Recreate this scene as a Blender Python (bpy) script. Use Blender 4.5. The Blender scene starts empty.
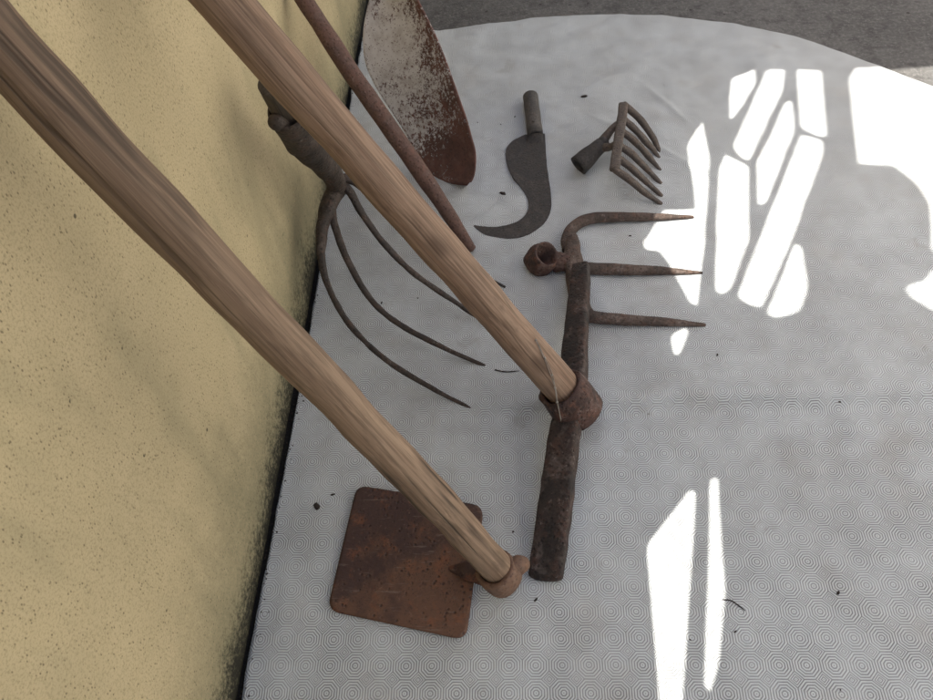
import bpy, bmesh, math, random
from mathutils import Vector, Matrix, noise
import mathutils.geometry as mgeo

random.seed(7)
S = bpy.context.scene
COL = S.collection
R = math.radians

# ------------------------------------------------------------------ camera
U = 0.025                                   # repeat of the embossed pattern, metres
CAM_LOC = Vector((-0.272, -0.43988, 0.77058))
CAM_ROT = Matrix(((0.996137, 0.033775, 0.081052),
                  (0.021014, 0.804541, -0.593525),
                  (-0.085256, 0.592935, 0.800724)))
FPX = 760.0                                 # focal length in pixels of a 933 px wide picture
cam_d = bpy.data.cameras.new("camera")
cam_d.sensor_width = 36.0
cam_d.lens = 36.0 * FPX / 933.0
cam_d.clip_start = 0.01
cam_d.clip_end = 500.0
cam = bpy.data.objects.new("camera", cam_d)
COL.objects.link(cam)
cam.matrix_world = Matrix.Translation(CAM_LOC) @ CAM_ROT.to_4x4()
S.camera = cam

# ------------------------------------------------------------------ daylight
SUN_EL = R(58.0)
world = bpy.data.worlds.new("World")
S.world = world
world.use_nodes = True
wn = world.node_tree
for n in list(wn.nodes):
    wn.nodes.remove(n)
sky = wn.nodes.new("ShaderNodeTexSky")
sky.sky_type = 'NISHITA'
sky.sun_disc = False
sky.sun_elevation = SUN_EL
sky.sun_rotation = R(-90.0)                 # the sun stands over -X, behind the wall
sky.dust_density = 6.0
sky.ozone_density = 0.3
sky.air_density = 0.8
bg = wn.nodes.new("ShaderNodeBackground")
bg.inputs["Strength"].default_value = 0.10
wo = wn.nodes.new("ShaderNodeOutputWorld")
wn.links.new(sky.outputs[0], bg.inputs[0])
wn.links.new(bg.outputs[0], wo.inputs[0])

sun_d = bpy.data.lights.new("sun", 'SUN')
sun_d.energy = 5.0
sun_d.angle = R(0.3)
sun_d.color = (1.0, 0.95, 0.87)
sun = bpy.data.objects.new("sun", sun_d)
COL.objects.link(sun)
SUN_TO = Vector((-math.cos(SUN_EL), 0.0, math.sin(SUN_EL)))
sun.rotation_euler = SUN_TO.to_track_quat('Z', 'Y').to_euler()
sun.location = (-3, 0, 4)

S.view_settings.view_transform = 'Standard'
S.view_settings.look = 'None'
S.view_settings.gamma = 1.0
S.view_settings.exposure = 1.12

# ------------------------------------------------------------------ measuring helpers
def ray(px, py):
    return CAM_ROT @ Vector(((px - 466.5) / FPX, -(py - 350.0) / FPX, -1.0))
def at(px, py, z=0.0):
    w = ray(px, py)
    return CAM_LOC + w * ((z - CAM_LOC.z) / w.z)
def atx(px, py, x):
    w = ray(px, py)
    return CAM_LOC + w * ((x - CAM_LOC.x) / w.x)
def atd(px, py, d):
    return CAM_LOC + ray(px, py) * d
def depth(p):
    return -(CAM_ROT.transposed() @ (Vector(p) - CAM_LOC)).z
WALL_X = -22.5 * U
CLOTH_T = 0.004                              # top of the cloth above the ground

# ------------------------------------------------------------------ material helpers
class NT:
    def __init__(self, name):
        self.m = bpy.data.materials.new(name)
        self.m.use_nodes = True
        self.t = self.m.node_tree
        self.b = self.t.nodes["Principled BSDF"]
        self.tc = self.t.nodes.new("ShaderNodeTexCoord")
    def n(self, typ, **kw):
        nd = self.t.nodes.new(typ)
        for k, v in kw.items():
            setattr(nd, k, v)
        return nd
    def put(self, sock, v):
        if hasattr(v, 'is_output'):
            self.t.links.new(v, sock)
        else:
            if sock.type == 'RGBA' and len(v) == 3:
                v = (*v, 1)
            sock.default_value = v
    def math(self, op, a, b=None, c=None, clamp=False):
        nd = self.n("ShaderNodeMath", operation=op, use_clamp=clamp)
        self.put(nd.inputs[0], a)
        if b is not None: self.put(nd.inputs[1], b)
        if c is not None: self.put(nd.inputs[2], c)
        return nd.outputs[0]
    def mapping(self, vec, scale=(1, 1, 1), rot=(0, 0, 0), loc=(0, 0, 0)):
        nd = self.n("ShaderNodeMapping")
        self.put(nd.inputs["Vector"], vec)
        nd.inputs["Scale"].default_value = scale
        nd.inputs["Rotation"].default_value = rot
        nd.inputs["Location"].default_value = loc
        return nd.outputs[0]
    def noise(self, vec, scale, detail=4, rough=0.55, dist=0.0, color=False):
        nd = self.n("ShaderNodeTexNoise")
        self.put(nd.inputs["Vector"], vec)
        nd.inputs["Scale"].default_value = scale
        nd.inputs["Detail"].default_value = detail
        nd.inputs["Roughness"].default_value = rough
        nd.inputs["Distortion"].default_value = dist
        return nd.outputs[1 if color else 0]
    def voro(self, vec, scale, out=0, feature='F1', rnd=1.0):
        nd = self.n("ShaderNodeTexVoronoi", feature=feature)
        self.put(nd.inputs["Vector"], vec)
        nd.inputs["Scale"].default_value = scale
        nd.inputs["Randomness"].default_value = rnd
        return nd.outputs[out]
    def step(self, v, lo, hi, a=0.0, b=1.0):
        nd = self.n("ShaderNodeMapRange", interpolation_type='SMOOTHSTEP')
        self.put(nd.inputs[0], v)
        nd.inputs[1].default_value = lo
        nd.inputs[2].default_value = hi
        nd.inputs[3].default_value = a
        nd.inputs[4].default_value = b
        return nd.outputs[0]
    def mix(self, f, a, b, blend='MIX'):
        nd = self.n("ShaderNodeMix", data_type='RGBA', blend_type=blend)
        self.put(nd.inputs[0], f)
        self.put(nd.inputs[6], a)
        self.put(nd.inputs[7], b)
        return nd.outputs[2]
    def sep(self, vec):
        nd = self.n("ShaderNodeSeparateXYZ")
        self.put(nd.inputs[0], vec)
        return nd.outputs
    def bump(self, h, strength=0.5, dist=0.001, prev=None):
        nd = self.n("ShaderNodeBump")
        nd.inputs["Strength"].default_value = strength
        nd.inputs["Distance"].default_value = dist
        self.put(nd.inputs["Height"], h)
        if prev is not None: self.put(nd.inputs["Normal"], prev)
        return nd.outputs[0]
    def attr(self, name):
        nd = self.n("ShaderNodeAttribute", attribute_name=name)
        return nd.outputs["Fac"]
    def out(self, col, rough=0.8, spec=0.3, normal=None, metal=0.0):
        self.put(self.b.inputs["Base Color"], col)
        self.put(self.b.inputs["Roughness"], rough)
        self.put(self.b.inputs["Metallic"], metal)
        self.put(self.b.inputs["Specular IOR Level"], spec)
        if normal is not None: self.put(self.b.inputs["Normal"], normal)
        return self.m

def mat_cloth():
    k = NT("embossed_cloth")
    P = k.tc.outputs["Object"]
    wob = k.noise(P, 9, 2, 0.5, color=True)
    mm = k.n("ShaderNodeVectorMath", operation='MULTIPLY_ADD')
    k.put(mm.inputs[0], wob); mm.inputs[1].default_value = (0.004, 0.004, 0); k.put(mm.inputs[2], P)
    s = k.sep(k.mapping(mm.outputs[0], (1 / U, 1 / U, 1), loc=(-0.08, -0.08, 0)))
    def cell(v):
        a = k.math('ADD', v, 0.5)
        a = k.math('FRACT', a)
        a = k.math('SUBTRACT', a, 0.5)
        return k.math('ABSOLUTE', a)
    ax, ay = cell(s[0]), cell(s[1])
    sm = k.math('ADD', ax, ay)
    diag = k.math('MULTIPLY', sm, 0.70711)
    d = k.math('MAXIMUM', k.math('MAXIMUM', ax, ay), diag)
    corner = k.math('GREATER_THAN', diag, 0.5)
    dd = k.math('SUBTRACT', 1.0, sm)
    w1 = k.math('COSINE', k.math('MULTIPLY', d, 2 * math.pi / 0.1))
    w2 = k.math('COSINE', k.math('MULTIPLY', k.math('SUBTRACT', dd, 0.293), 2 * math.pi / 0.098))
    w = k.math('ADD', k.math('MULTIPLY', w1, k.math('SUBTRACT', 1.0, corner)), k.math('MULTIPLY', w2, corner))
    groove = k.step(w, -0.25, 0.85)
    # grooves are coloured darker, in patches; the cloth has broad faint grime stains
    big = k.noise(P, 5.5, 5, 0.6)
    mid = k.noise(P, 22, 4, 0.6)
    fine = k.noise(P, 700, 2, 0.5)
    patchy = k.step(mid, 0.30, 0.70, 0.6, 1.0)
    base = k.mix(k.step(big, 0.35, 0.68), (0.655, 0.695, 0.705), (0.585, 0.615, 0.618))
    base = k.mix(k.step(k.noise(P, 12, 3), 0.52, 0.78, 0, 0.35), base, (0.50, 0.47, 0.42))
    base = k.mix(k.math('MULTIPLY', k.step(fine, 0.3, 0.75), 0.12), base, (0.36, 0.36, 0.35))
    base = k.mix(k.math('MULTIPLY', k.math('MULTIPLY', groove, patchy), 0.80), base, (0.17, 0.17, 0.172))
    base = k.mix(k.math('MULTIPLY', k.step(k.noise(k.mapping(P, loc=(2, 5, 0)), 16, 5, 0.7), 0.60, 0.74), 0.40), base, (0.30, 0.285, 0.26))
    spots = k.step(k.voro(P, 28), 0.02, 0.045, 1, 0)
    keep = k.step(k.noise(P, 17, 1), 0.56, 0.60)
    base = k.mix(k.math('MULTIPLY', k.math('MULTIPLY', spots, keep), 0.6), base, (0.16, 0.14, 0.12))
    h = k.math('SUBTRACT', k.math('MULTIPLY', fine, 0.12), groove)
    nb = k.bump(h, 0.85, 0.0008)
    nb = k.bump(k.noise(P, 38, 5, 0.6), 0.42, 0.005, nb)
    return k.out(base, 0.62, 0.30, nb)

def mat_wall():
    k = NT("ochre_render")
    P = k.tc.outputs["Object"]
    s = k.sep(P)
    n1 = k.noise(P, 2.6, 5, 0.6)
    n2 = k.noise(P, 9, 5, 0.65)
    n3 = k.noise(P, 520, 4, 0.7)
    n4 = k.noise(k.mapping(P, (1, 1.6, 0.45)), 7, 4, 0.6)
    base = k.mix(k.step(n1, 0.32, 0.68), (0.56, 0.468, 0.285), (0.47, 0.396, 0.245))
    base = k.mix(k.step(n2, 0.42, 0.72, 0, 0.55), base, (0.60, 0.500, 0.315))
    base = k.mix(k.step(n4, 0.46, 0.72, 0, 0.65), base, (0.335, 0.300, 0.185))
    base = k.mix(k.step(n3, 0.44, 0.72, 0, 0.55), base, (0.24, 0.20, 0.115))
    # pits and dark specks of the coarse render
    sp = k.step(k.voro(k.mapping(P, (1, 1.0, 0.6), rot=(0.5, 0, 0)), 330), 0.12, 0.30, 1, 0)
    spk = k.step(k.noise(P, 70, 4, 0.7), 0.38, 0.58)
    pit = k.math('MULTIPLY', sp, spk)
    base = k.mix(k.math('MULTIPLY', pit, 0.62), base, (0.085, 0.07, 0.04))
    sp2 = k.step(k.voro(P, 42), 0.05, 0.09, 1, 0)
    sp2 = k.math('MULTIPLY', sp2, k.step(k.noise(P, 30, 1), 0.55, 0.58))
    base = k.mix(k.math('MULTIPLY', sp2, 0.8), base, (0.045, 0.04, 0.03))
    # mould climbing from the foot of the wall, with an uneven edge
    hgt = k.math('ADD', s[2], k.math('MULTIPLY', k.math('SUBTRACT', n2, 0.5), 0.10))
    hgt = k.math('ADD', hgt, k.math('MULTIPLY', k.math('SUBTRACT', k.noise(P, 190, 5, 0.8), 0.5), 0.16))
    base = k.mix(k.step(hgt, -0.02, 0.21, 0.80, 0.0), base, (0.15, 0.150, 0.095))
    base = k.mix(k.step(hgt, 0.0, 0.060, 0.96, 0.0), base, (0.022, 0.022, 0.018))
    h = k.math('ADD', k.math('MULTIPLY', n3, 0.7), k.math('MULTIPLY', pit, -1.2))
    h = k.math('ADD', h, k.math('MULTIPLY', k.noise(P, 130, 5, 0.7), 0.5))
    nb = k.bump(h, 0.17, 0.0009)
    return k.out(base, 0.92, 0.15, nb)

def mat_ground():
    k = NT("worn_concrete")
    P = k.tc.outputs["Object"]
    n1 = k.noise(P, 4, 5, 0.6)
    n2 = k.noise(P, 140, 4, 0.7)
    v = k.voro(P, 320, 1)
    base = k.mix(k.step(n1, 0.3, 0.7), (0.165, 0.162, 0.156), (0.105, 0.103, 0.100))
    base = k.mix(k.step(n2, 0.40, 0.75, 0, 0.7), base, (0.225, 0.22, 0.21))
    sp = k.step(k.voro(P, 36), 0.06, 0.14, 1, 0)
    sp = k.math('MULTIPLY', sp, k.step(k.noise(P, 24, 2), 0.46, 0.52))
    base = k.mix(k.math('MULTIPLY', sp, 0.8), base, (0.035, 0.03, 0.027))
    base = k.mix(k.step(k.noise(P, 38, 5, 0.7), 0.48, 0.64, 0, 0.55), base, (0.070, 0.068, 0.066))
    base = k.mix(k.math('MULTIPLY', k.step(k.voro(P, 150), 0.10, 0.25, 1, 0), 0.5), base, (0.26, 0.255, 0.245))
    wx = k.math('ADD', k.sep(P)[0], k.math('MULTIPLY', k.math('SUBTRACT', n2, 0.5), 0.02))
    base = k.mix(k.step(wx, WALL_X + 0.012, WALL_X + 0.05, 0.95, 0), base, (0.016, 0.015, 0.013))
    nb = k.bump(k.math('ADD', n2, k.math('MULTIPLY', k.noise(P, 450, 2), 0.6)), 0.9, 0.004)
    return k.out(base, 0.92, 0.2, nb)

def mat_wood(name, c1, c2, c3, crack=0.8, seed=0.0, grip=0.0):
    k = NT(name)
    P = k.mapping(k.tc.outputs["Object"], loc=(seed, seed * 0.7, seed * 0.3))
    g1 = k.noise(k.mapping(P, (1, 1, 0.045)), 110, 5, 0.6, 0.3)
    g2 = k.noise(k.mapping(P, (1, 1, 0.03)), 420, 3, 0.6)
    pat = k.noise(k.mapping(P, (1, 1, 0.4)), 14, 4, 0.6)
    base = k.mix(k.step(g1, 0.33, 0.66), c1, c2)
    base = k.mix(k.step(pat, 0.40, 0.70, 0, 0.75), base, c3)
    base = k.mix(k.step(g2, 0.44, 0.64, 0, 0.60), base, tuple(x * 0.50 for x in c1))
    g3 = k.noise(k.mapping(P, (1, 1, 0.02), loc=(7, 2, 0)), 800, 2, 0.6)
    base = k.mix(k.step(g3, 0.52, 0.68, 0, 0.40), base, tuple(min(0.5, x * 1.35) for x in c2))
    # drying cracks along the grain
    cr = k.noise(k.mapping(P, (1, 1, 0.010), loc=(3, 1, 0)), 62, 2, 0.5, 0.15)
    cr = k.math('ABSOLUTE', k.math('SUBTRACT', cr, 0.5))
    ck = k.step(cr, 0.0, 0.045, 1, 0)
    where = k.step(k.noise(k.mapping(P, (1, 1, 0.3)), 20, 2), 0.44, 0.56)
    ck = k.math('MULTIPLY', k.math('MULTIPLY', ck, where), crack)
    base = k.mix(ck, base, (0.035, 0.024, 0.016))
    kn = k.voro(k.mapping(P, (1, 1, 0.55)), 13)
    base = k.mix(k.step(kn, 0.05, 0.16, 0.75, 0), base, tuple(x * 0.45 for x in c1))
    zz = k.math('ADD', k.sep(k.tc.outputs["Object"])[2], k.math('MULTIPLY', k.math('SUBTRACT', pat, 0.5), 0.25))
    base = k.mix(k.step(zz, 0.12, 0.58, 0.0, grip), base, tuple(x * 0.42 for x in c1))
    dirt = k.step(k.noise(k.mapping(P, (1, 1, 0.25)), 55, 4, 0.7), 0.55, 0.75, 0, 0.6)
    base = k.mix(dirt, base, tuple(x * 0.38 for x in c1))
    h = k.math('SUBTRACT', k.math('ADD', k.math('MULTIPLY', g1, 0.6), k.math('MULTIPLY', g2, 0.4)), k.math('MULTIPLY', ck, 1.5))
    nb = k.bump(h, 0.5, 0.0012)
    return k.out(base, 0.62, 0.32, nb)

def mat_rust(name, dark, mid, hot, grey, hotamt=0.5, greyamt=0.4, scale=1.0, rough=0.75, pits=0.5):
    k = NT(name)
    P = k.tc.outputs["Object"]
    a = k.noise(P, 26 * scale, 5, 0.65)
    b = k.noise(P, 75 * scale, 5, 0.7)
    c = k.noise(P, 260 * scale, 4, 0.7)
    base = k.mix(k.step(a, 0.36, 0.66), dark, mid)
    base = k.mix(k.step(b, 0.48, 0.70, 0, hotamt), base, hot)
    base = k.mix(k.step(k.noise(P, 48 * scale, 5, 0.7, 0.4), 0.50, 0.68, 0, greyamt), base, grey)
    base = k.mix(k.step(c, 0.48, 0.70, 0, 0.7), base, tuple(x * 0.40 for x in dark))
    e = k.noise(P, 180 * scale, 5, 0.8)
    fleck = k.math('MULTIPLY', k.step(e, 0.56, 0.66), k.step(k.noise(P, 35 * scale, 3), 0.40, 0.62))
    base = k.mix(k.math('MULTIPLY', fleck, 0.65), base, tuple(min(0.3, x * 1.5) for x in grey))
    pit = k.step(k.voro(P, 190 * scale), 0.05, 0.40)
    base = k.mix(k.math('MULTIPLY', k.math('SUBTRACT', 1.0, pit), 0.55), base, tuple(x * 0.5 for x in dark))
    h = k.math('ADD', k.math('MULTIPLY', b, 0.7), k.math('MULTIPLY', c, 0.6))
    h = k.math('ADD', h, k.math('MULTIPLY', pit, 0.45))
    nb = k.bump(h, min(1.0, pits * 1.15), 0.0026)
    return k.out(base, k.step(a, 0.3, 0.7, rough - 0.12, rough + 0.1), 0.35, nb, 0.0)

def mat_shovel():
    k = NT("rusty_shovel_with_old_white_paint")
    P = k.tc.outputs["Object"]
    a = k.noise(P, 30, 5, 0.65)
    c = k.noise(P, 170, 4, 0.7)
    rust = k.mix(k.step(a, 0.36, 0.66), (0.110, 0.062, 0.052), (0.170, 0.083, 0.066))
    rust = k.mix(k.step(k.noise(P, 70, 4, 0.7), 0.5, 0.7, 0, 0.6), rust, (0.205, 0.125, 0.105))
    rust = k.mix(k.step(c, 0.5, 0.7, 0, 0.6), rust, (0.045, 0.024, 0.02))
    pm = k.attr("paint")
    flake = k.noise(P, 170, 6, 0.85, 0.2)
    big = k.noise(P, 18, 3, 0.6)
    v = k.math('ADD', pm, k.math('MULTIPLY', k.math('SUBTRACT', flake, 0.5), 2.6))
    v = k.math('ADD', v, k.math('MULTIPLY', k.math('SUBTRACT', big, 0.5), 1.1))
    f = k.step(v, 0.44, 0.60)
    f = k.math('MULTIPLY', f, k.step(k.voro(P, 260), 0.10, 0.30, 0.25, 1.0))
    paint = k.mix(k.step(k.noise(P, 60, 4), 0.4, 0.7), (0.66, 0.635, 0.615), (0.52, 0.485, 0.46))
    base = k.mix(f, rust, paint)
    h = k.math('ADD', k.math('MULTIPLY', f, 0.8), k.math('MULTIPLY', c, 0.6))
    return k.out(base, k.mix(f, (0.8,) * 3, (0.6,) * 3), 0.3, k.bump(h, 0.5, 0.0012))

def mat_hoe():
    k = NT("rusty_hoe_plate")
    P = k.tc.outputs["Object"]
    pm = k.attr("paint")
    a = k.noise(P, 24, 5, 0.65)
    b = k.noise(P, 90, 5, 0.7)
    c = k.noise(P, 230, 4, 0.7)
    v = k.math('ADD', pm, k.math('MULTIPLY', k.math('SUBTRACT', a, 0.5), 1.6))
    base = k.mix(k.step(v, 0.30, 0.75), (0.058, 0.030, 0.024), (0.135, 0.068, 0.040))
    base = k.mix(k.step(k.noise(P, 40, 4, 0.7), 0.52, 0.70, 0, 0.55), base, (0.24, 0.085, 0.035))
    sp = k.step(k.voro(P, 165), 0.10, 0.34, 1, 0)
    sp = k.math('MULTIPLY', sp, k.step(k.noise(P, 45, 3), 0.42, 0.56))
    sp3 = k.math('MULTIPLY', k.step(k.voro(k.mapping(P, loc=(3, 3, 0)), 390), 0.12, 0.36, 1, 0), k.step(k.noise(P, 30, 4, 0.7), 0.44, 0.58))
    base = k.mix(k.math('MULTIPLY', sp3, 0.7), base, (0.030, 0.018, 0.016))
    base = k.mix(k.step(k.noise(P, 200, 5, 0.8), 0.58, 0.68, 0, 0.5), base, (0.21, 0.125, 0.085))
    base = k.mix(k.step(k.noise(k.mapping(P, (0.12, 1, 1), rot=(0, 0, 0.5)), 260, 3, 0.6), 0.62, 0.70, 0, 0.45), base, (0.20, 0.15, 0.12))
    base = k.mix(k.math('MULTIPLY', sp, 0.8), base, (0.040, 0.023, 0.020))
    base = k.mix(k.step(c, 0.52, 0.72, 0, 0.45), base, (0.040, 0.023, 0.020))
    base = k.mix(k.step(k.noise(k.mapping(P, (0.35, 1, 1)), 60, 4, 0.7), 0.60, 0.74, 0, 0.35), base, (0.19, 0.15, 0.115))
    return k.out(base, k.step(a, 0.3, 0.7, 0.45, 0.68), 0.4, k.bump(k.math('SUBTRACT', k.math('ADD', b, k.math('MULTIPLY', c, 0.7)), sp), 0.6, 0.0020))

def mat_plain(name, col, rough=0.7):
    k = NT(name)
    P = k.tc.outputs["Object"]
    base = k.mix(k.step(k.noise(P, 60, 4), 0.35, 0.7), col, tuple(x * 0.6 for x in col))
    return k.out(base, rough, 0.3, k.bump(k.noise(P, 300, 3), 0.3, 0.001))

def mat_plain_even(name, col, rough):
    k = NT(name)
    P = k.tc.outputs["Object"]
    base = k.mix(k.step(k.noise(P, 6, 4), 0.35, 0.7), col, tuple(x * 0.94 for x in col))
    return k.out(base, rough, 0.2, k.bump(k.noise(P, 200, 3), 0.3, 0.002))

M = dict(
    cloth=mat_cloth(), wall=mat_wall(), ground=mat_ground(),
    wood_grey=mat_wood("weathered_ash_wood", (0.235, 0.158, 0.103), (0.330, 0.235, 0.158), (0.170, 0.106, 0.070), 0.95, 0.0, 0.50),
    wood_red=mat_wood("worn_beech_wood", (0.265, 0.168, 0.110), (0.345, 0.240, 0.166), (0.170, 0.106, 0.074), 0.35, 2.3, 0.3),
    wood_dark=mat_wood("dark_old_wood", (0.060, 0.050, 0.040), (0.085, 0.070, 0.055), (0.045, 0.037, 0.030), 0.5, 5.1),
    mattock=mat_rust("pitted_forged_iron", (0.024, 0.020, 0.018), (0.055, 0.038, 0.031), (0.110, 0.052, 0.036), (0.16, 0.130, 0.115), 0.55, 0.50, 1.0, 0.72, 0.8),
    eye=mat_rust("rusty_forged_eye", (0.050, 0.032, 0.027), (0.110, 0.058, 0.044), (0.190, 0.080, 0.048), (0.22, 0.17, 0.15), 0.6, 0.45, 1.0, 0.72, 0.7),
    tines=mat_rust("brown_rusted_iron", (0.062, 0.046, 0.038), (0.112, 0.080, 0.065), (0.165, 0.085, 0.056), (0.20, 0.165, 0.145), 0.45, 0.45, 1.2, 0.75, 0.7),
    blade=mat_rust("dark_grey_iron", (0.045, 0.042, 0.040), (0.070, 0.063, 0.057), (0.095, 0.060, 0.045), (0.12, 0.108, 0.098), 0.3, 0.45, 1.3, 0.72, 0.5),
    socket=mat_rust("grey_iron_socket", (0.065, 0.060, 0.055), (0.100, 0.090, 0.080), (0.115, 0.075, 0.055), (0.15, 0.135, 0.12), 0.3, 0.45, 1.3, 0.72, 0.5),
    rake=mat_rust("grey_brown_iron", (0.085, 0.070, 0.060), (0.130, 0.105, 0.088), (0.155, 0.095, 0.062), (0.19, 0.165, 0.145), 0.4, 0.5, 1.4, 0.75, 0.6),
    fork=mat_rust("dark_fork_iron", (0.036, 0.030, 0.026), (0.068, 0.052, 0.043), (0.135, 0.070, 0.048), (0.13, 0.11, 0.095), 0.35, 0.35, 1.0, 0.68, 0.5),
    rod=mat_rust("reddish_rusted_rod", (0.105, 0.060, 0.048), (0.150, 0.085, 0.066), (0.165, 0.080, 0.056), (0.175, 0.125, 0.105), 0.4, 0.35, 1.0, 0.70, 0.5),
    ring=mat_rust("orange_brown_iron", (0.16, 0.095, 0.065), (0.215, 0.125, 0.082), (0.22, 0.105, 0.055), (0.22, 0.17, 0.13), 0.4, 0.3, 1.2, 0.68, 0.4),
    shovel=mat_shovel(), hoe=mat_hoe(),
    added_green=mat_plain("dark_green_paint", (0.05, 0.075, 0.06), 0.5),
    white=mat_plain_even("cream_render", (0.75, 0.74, 0.70), 0.9),
    roof=mat_plain("clay_roof", (0.35, 0.15, 0.09), 0.9),
    crumb=mat_plain("dark_soil_crumb", (0.045, 0.035, 0.03), 0.9),
    web=mat_plain("grey_fluff", (0.36, 0.33, 0.29), 0.95),
)

# ------------------------------------------------------------------ object helpers
def thing(name, label, cat, loc, group=None):
    o = bpy.data.objects.new(name, None)
    o.empty_display_size = 0.02
    COL.objects.link(o)
    o.location = loc
    o["label"] = label; o["category"] = cat
    if group: o["group"] = group
    return o
def tag(o, label, cat, group=None):
    o["label"] = label; o["category"] = cat
    if group: o["group"] = group
    return o
def link(name, bm, mat, parent=None, origin=None, mtx=None, smooth=True):
    """bm holds world coordinates; origin / mtx give the object's own frame"""
    frame = mtx if mtx is not None else Matrix.Translation(origin if origin is not None else Vector())
    bm.transform(frame.inverted())
    bmesh.ops.recalc_face_normals(bm, faces=bm.faces)
    for f in bm.faces: f.smooth = smooth
    me = bpy.data.meshes.new(name)
    bm.to_mesh(me); bm.free()
    me.materials.append(mat)
    o = bpy.data.objects.new(name, me)
    COL.objects.link(o)
    if parent:
        o.parent = parent
        pf = Matrix.Identity(4)
        q = parent
        while q:
            pf = Matrix.Translation(q.location) @ q.rotation_euler.to_matrix().to_4x4() @ pf
            q = q.parent
        o.matrix_local = pf.inverted() @ frame
    else:
        o.matrix_world = frame
    return o
def axis_frame(a, b):
    q = (b - a).to_track_quat('Z', 'Y')
    return Matrix.Translation(a) @ q.to_matrix().to_4x4()
def catmull(pts, n):
    P = [Vector(p) for p in pts]
    P = [P[0] * 2 - P[1]] + P + [P[-1] * 2 - P[-2]]
    out = []
    for i in range(1, len(P) - 2):
        for j in range(n):
            t = j / n
            a, b, c, d = P[i - 1], P[i], P[i + 1], P[i + 2]
            out.append(0.5 * ((2 * b) + (c - a) * t + (2 * a - 5 * b + 4 * c - d) * t * t + (3 * b - a - 3 * c + d) * t ** 3))
    out.append(P[-2].copy())
    return out
def lerp_list(vals, n):
    out = []
    for i in range(n):
        t = i / (n - 1) * (len(vals) - 1)
        k = min(int(t), len(vals) - 2)
        f = t - k
        out.append(vals[k] * (1 - f) + vals[k + 1] * f)
    return out
def sweep(bm, pts, w, h, up=None, seg=14, power=2.0, rough=0.0, cap=True, seed=0.0, rscale=60):
    """sweep a superellipse section (half width w, half height h, lists) along pts"""
    n = len(pts)
    W = lerp_list(w if isinstance(w, (list, tuple)) else [w, w], n)
    H = lerp_list(h if isinstance(h, (list, tuple)) else [h, h], n)
    t0 = (pts[1] - pts[0]).normalized()
    upv = Vector(up) if up is not None else (Vector((0, 0, 1)) if abs(t0.z) < 0.9 else Vector((1, 0, 0)))
    rings = []
    for i in range(n):
        t = (pts[min(i + 1, n - 1)] - pts[max(i - 1, 0)]).normalized()
        side = t.cross(upv)
        if side.length < 1e-6: side = Vector((1, 0, 0))
        side.normalize()
        u2 = side.cross(t).normalized()
        if up is None: upv = u2
        ring = []
        for s in range(seg):
            a = 2 * math.pi * s / seg
            ca, sa = math.cos(a), math.sin(a)
            x = math.copysign(abs(ca) ** (2 / power), ca) * W[i]
            y = math.copysign(abs(sa) ** (2 / power), sa) * H[i]
            p = pts[i] + side * x + u2 * y
            if rough:
                d = (p - pts[i]).normalized()
                p = p + d * noise.noise(p * rscale + Vector((seed, 0, 0))) * rough
            ring.append(bm.verts.new(p))
        rings.append(ring)
    for a, b in zip(rings, rings[1:]):
        for s in range(seg):
            bm.faces.new((a[s], a[(s + 1) % seg], b[(s + 1) % seg], b[s]))
    if cap:
        bm.faces.new(rings[0][::-1]); bm.faces.new(rings[-1])
    return rings
def dome_path(pts, w, h, k=0.5):
    """round both ends of a path: extra rings shrinking towards the tips"""
    n = len(pts)
    W = lerp_list(w if isinstance(w, (list, tuple)) else [w, w], n)
    H = lerp_list(h if isinstance(h, (list, tuple)) else [h, h], n)
    def end(p, q, r):
        d = (p - q).normalized()
        return [(p + d * r * k * math.sin(a), math.cos(a)) for a in (0.45, 0.85, 1.2, 1.45)]
    r0, r1 = max(W[0], H[0]), max(W[-1], H[-1])
    A = end(pts[0], pts[1], r0)[::-1]; B = end(pts[-1], pts[-2], r1)
    P = [p for p, c in A] + list(pts) + [p for p, c in B]
    WW = [W[0] * c for p, c in A] + W + [W[-1] * c for p, c in B]
    HH = [H[0] * c for p, c in A] + H + [H[-1] * c for p, c in B]
    return P, WW, HH
def sweep_d(bm, pts, w, h, k=0.5, **kw):
    """sweep with rounded ends; per-ring sizes"""
    P, W, H = dome_path(pts, w, h, k)
    n = len(P)
    # lerp_list maps a list of n values onto n rings one to one
    return sweep(bm, P, W, H, **kw)
def straight(a, b, n):
    return [a.lerp(b, i / (n - 1)) for i in range(n)]
def tube_hollow(bm, a, b, ro, ri, seg=28, rough=0.0008, bulge=0.0, seed=0.0, n=7):
    """open tube with wall thickness between a and b (ri / ro at both ends: tuples)"""
    ax = (b - a).normalized()
    side = ax.orthogonal().normalized(); s2 = ax.cross(side)
    def ring(c, r, k):
        out = []
        for s in range(seg):
            an = 2 * math.pi * s / seg
            p = c + (side * math.cos(an) + s2 * math.sin(an)) * r
            p += (p - c).normalized() * noise.noise(p * 55 + Vector((seed, k, 0))) * rough
            out.append(bm.verts.new(p))
        return out
    O, I = [], []
    for i in range(n):
        t = i / (n - 1)
        bl = bulge * math.sin(math.pi * t)
        O.append(ring(a.lerp(b, t), ro[0] * (1 - t) + ro[1] * t + bl, 0))
        I.append(ring(a.lerp(b, t), ri[0] * (1 - t) + ri[1] * t, 1))
    for L in (O, I):
        for p, q in zip(L, L[1:]):
            for s in range(seg):
                bm.faces.new((p[s], p[(s + 1) % seg], q[(s + 1) % seg], q[s]))
    for k in (0, -1):
        for s in range(seg):
            bm.faces.new((O[k][s], O[k][(s + 1) % seg], I[k][(s + 1) % seg], I[k][s]))
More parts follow.
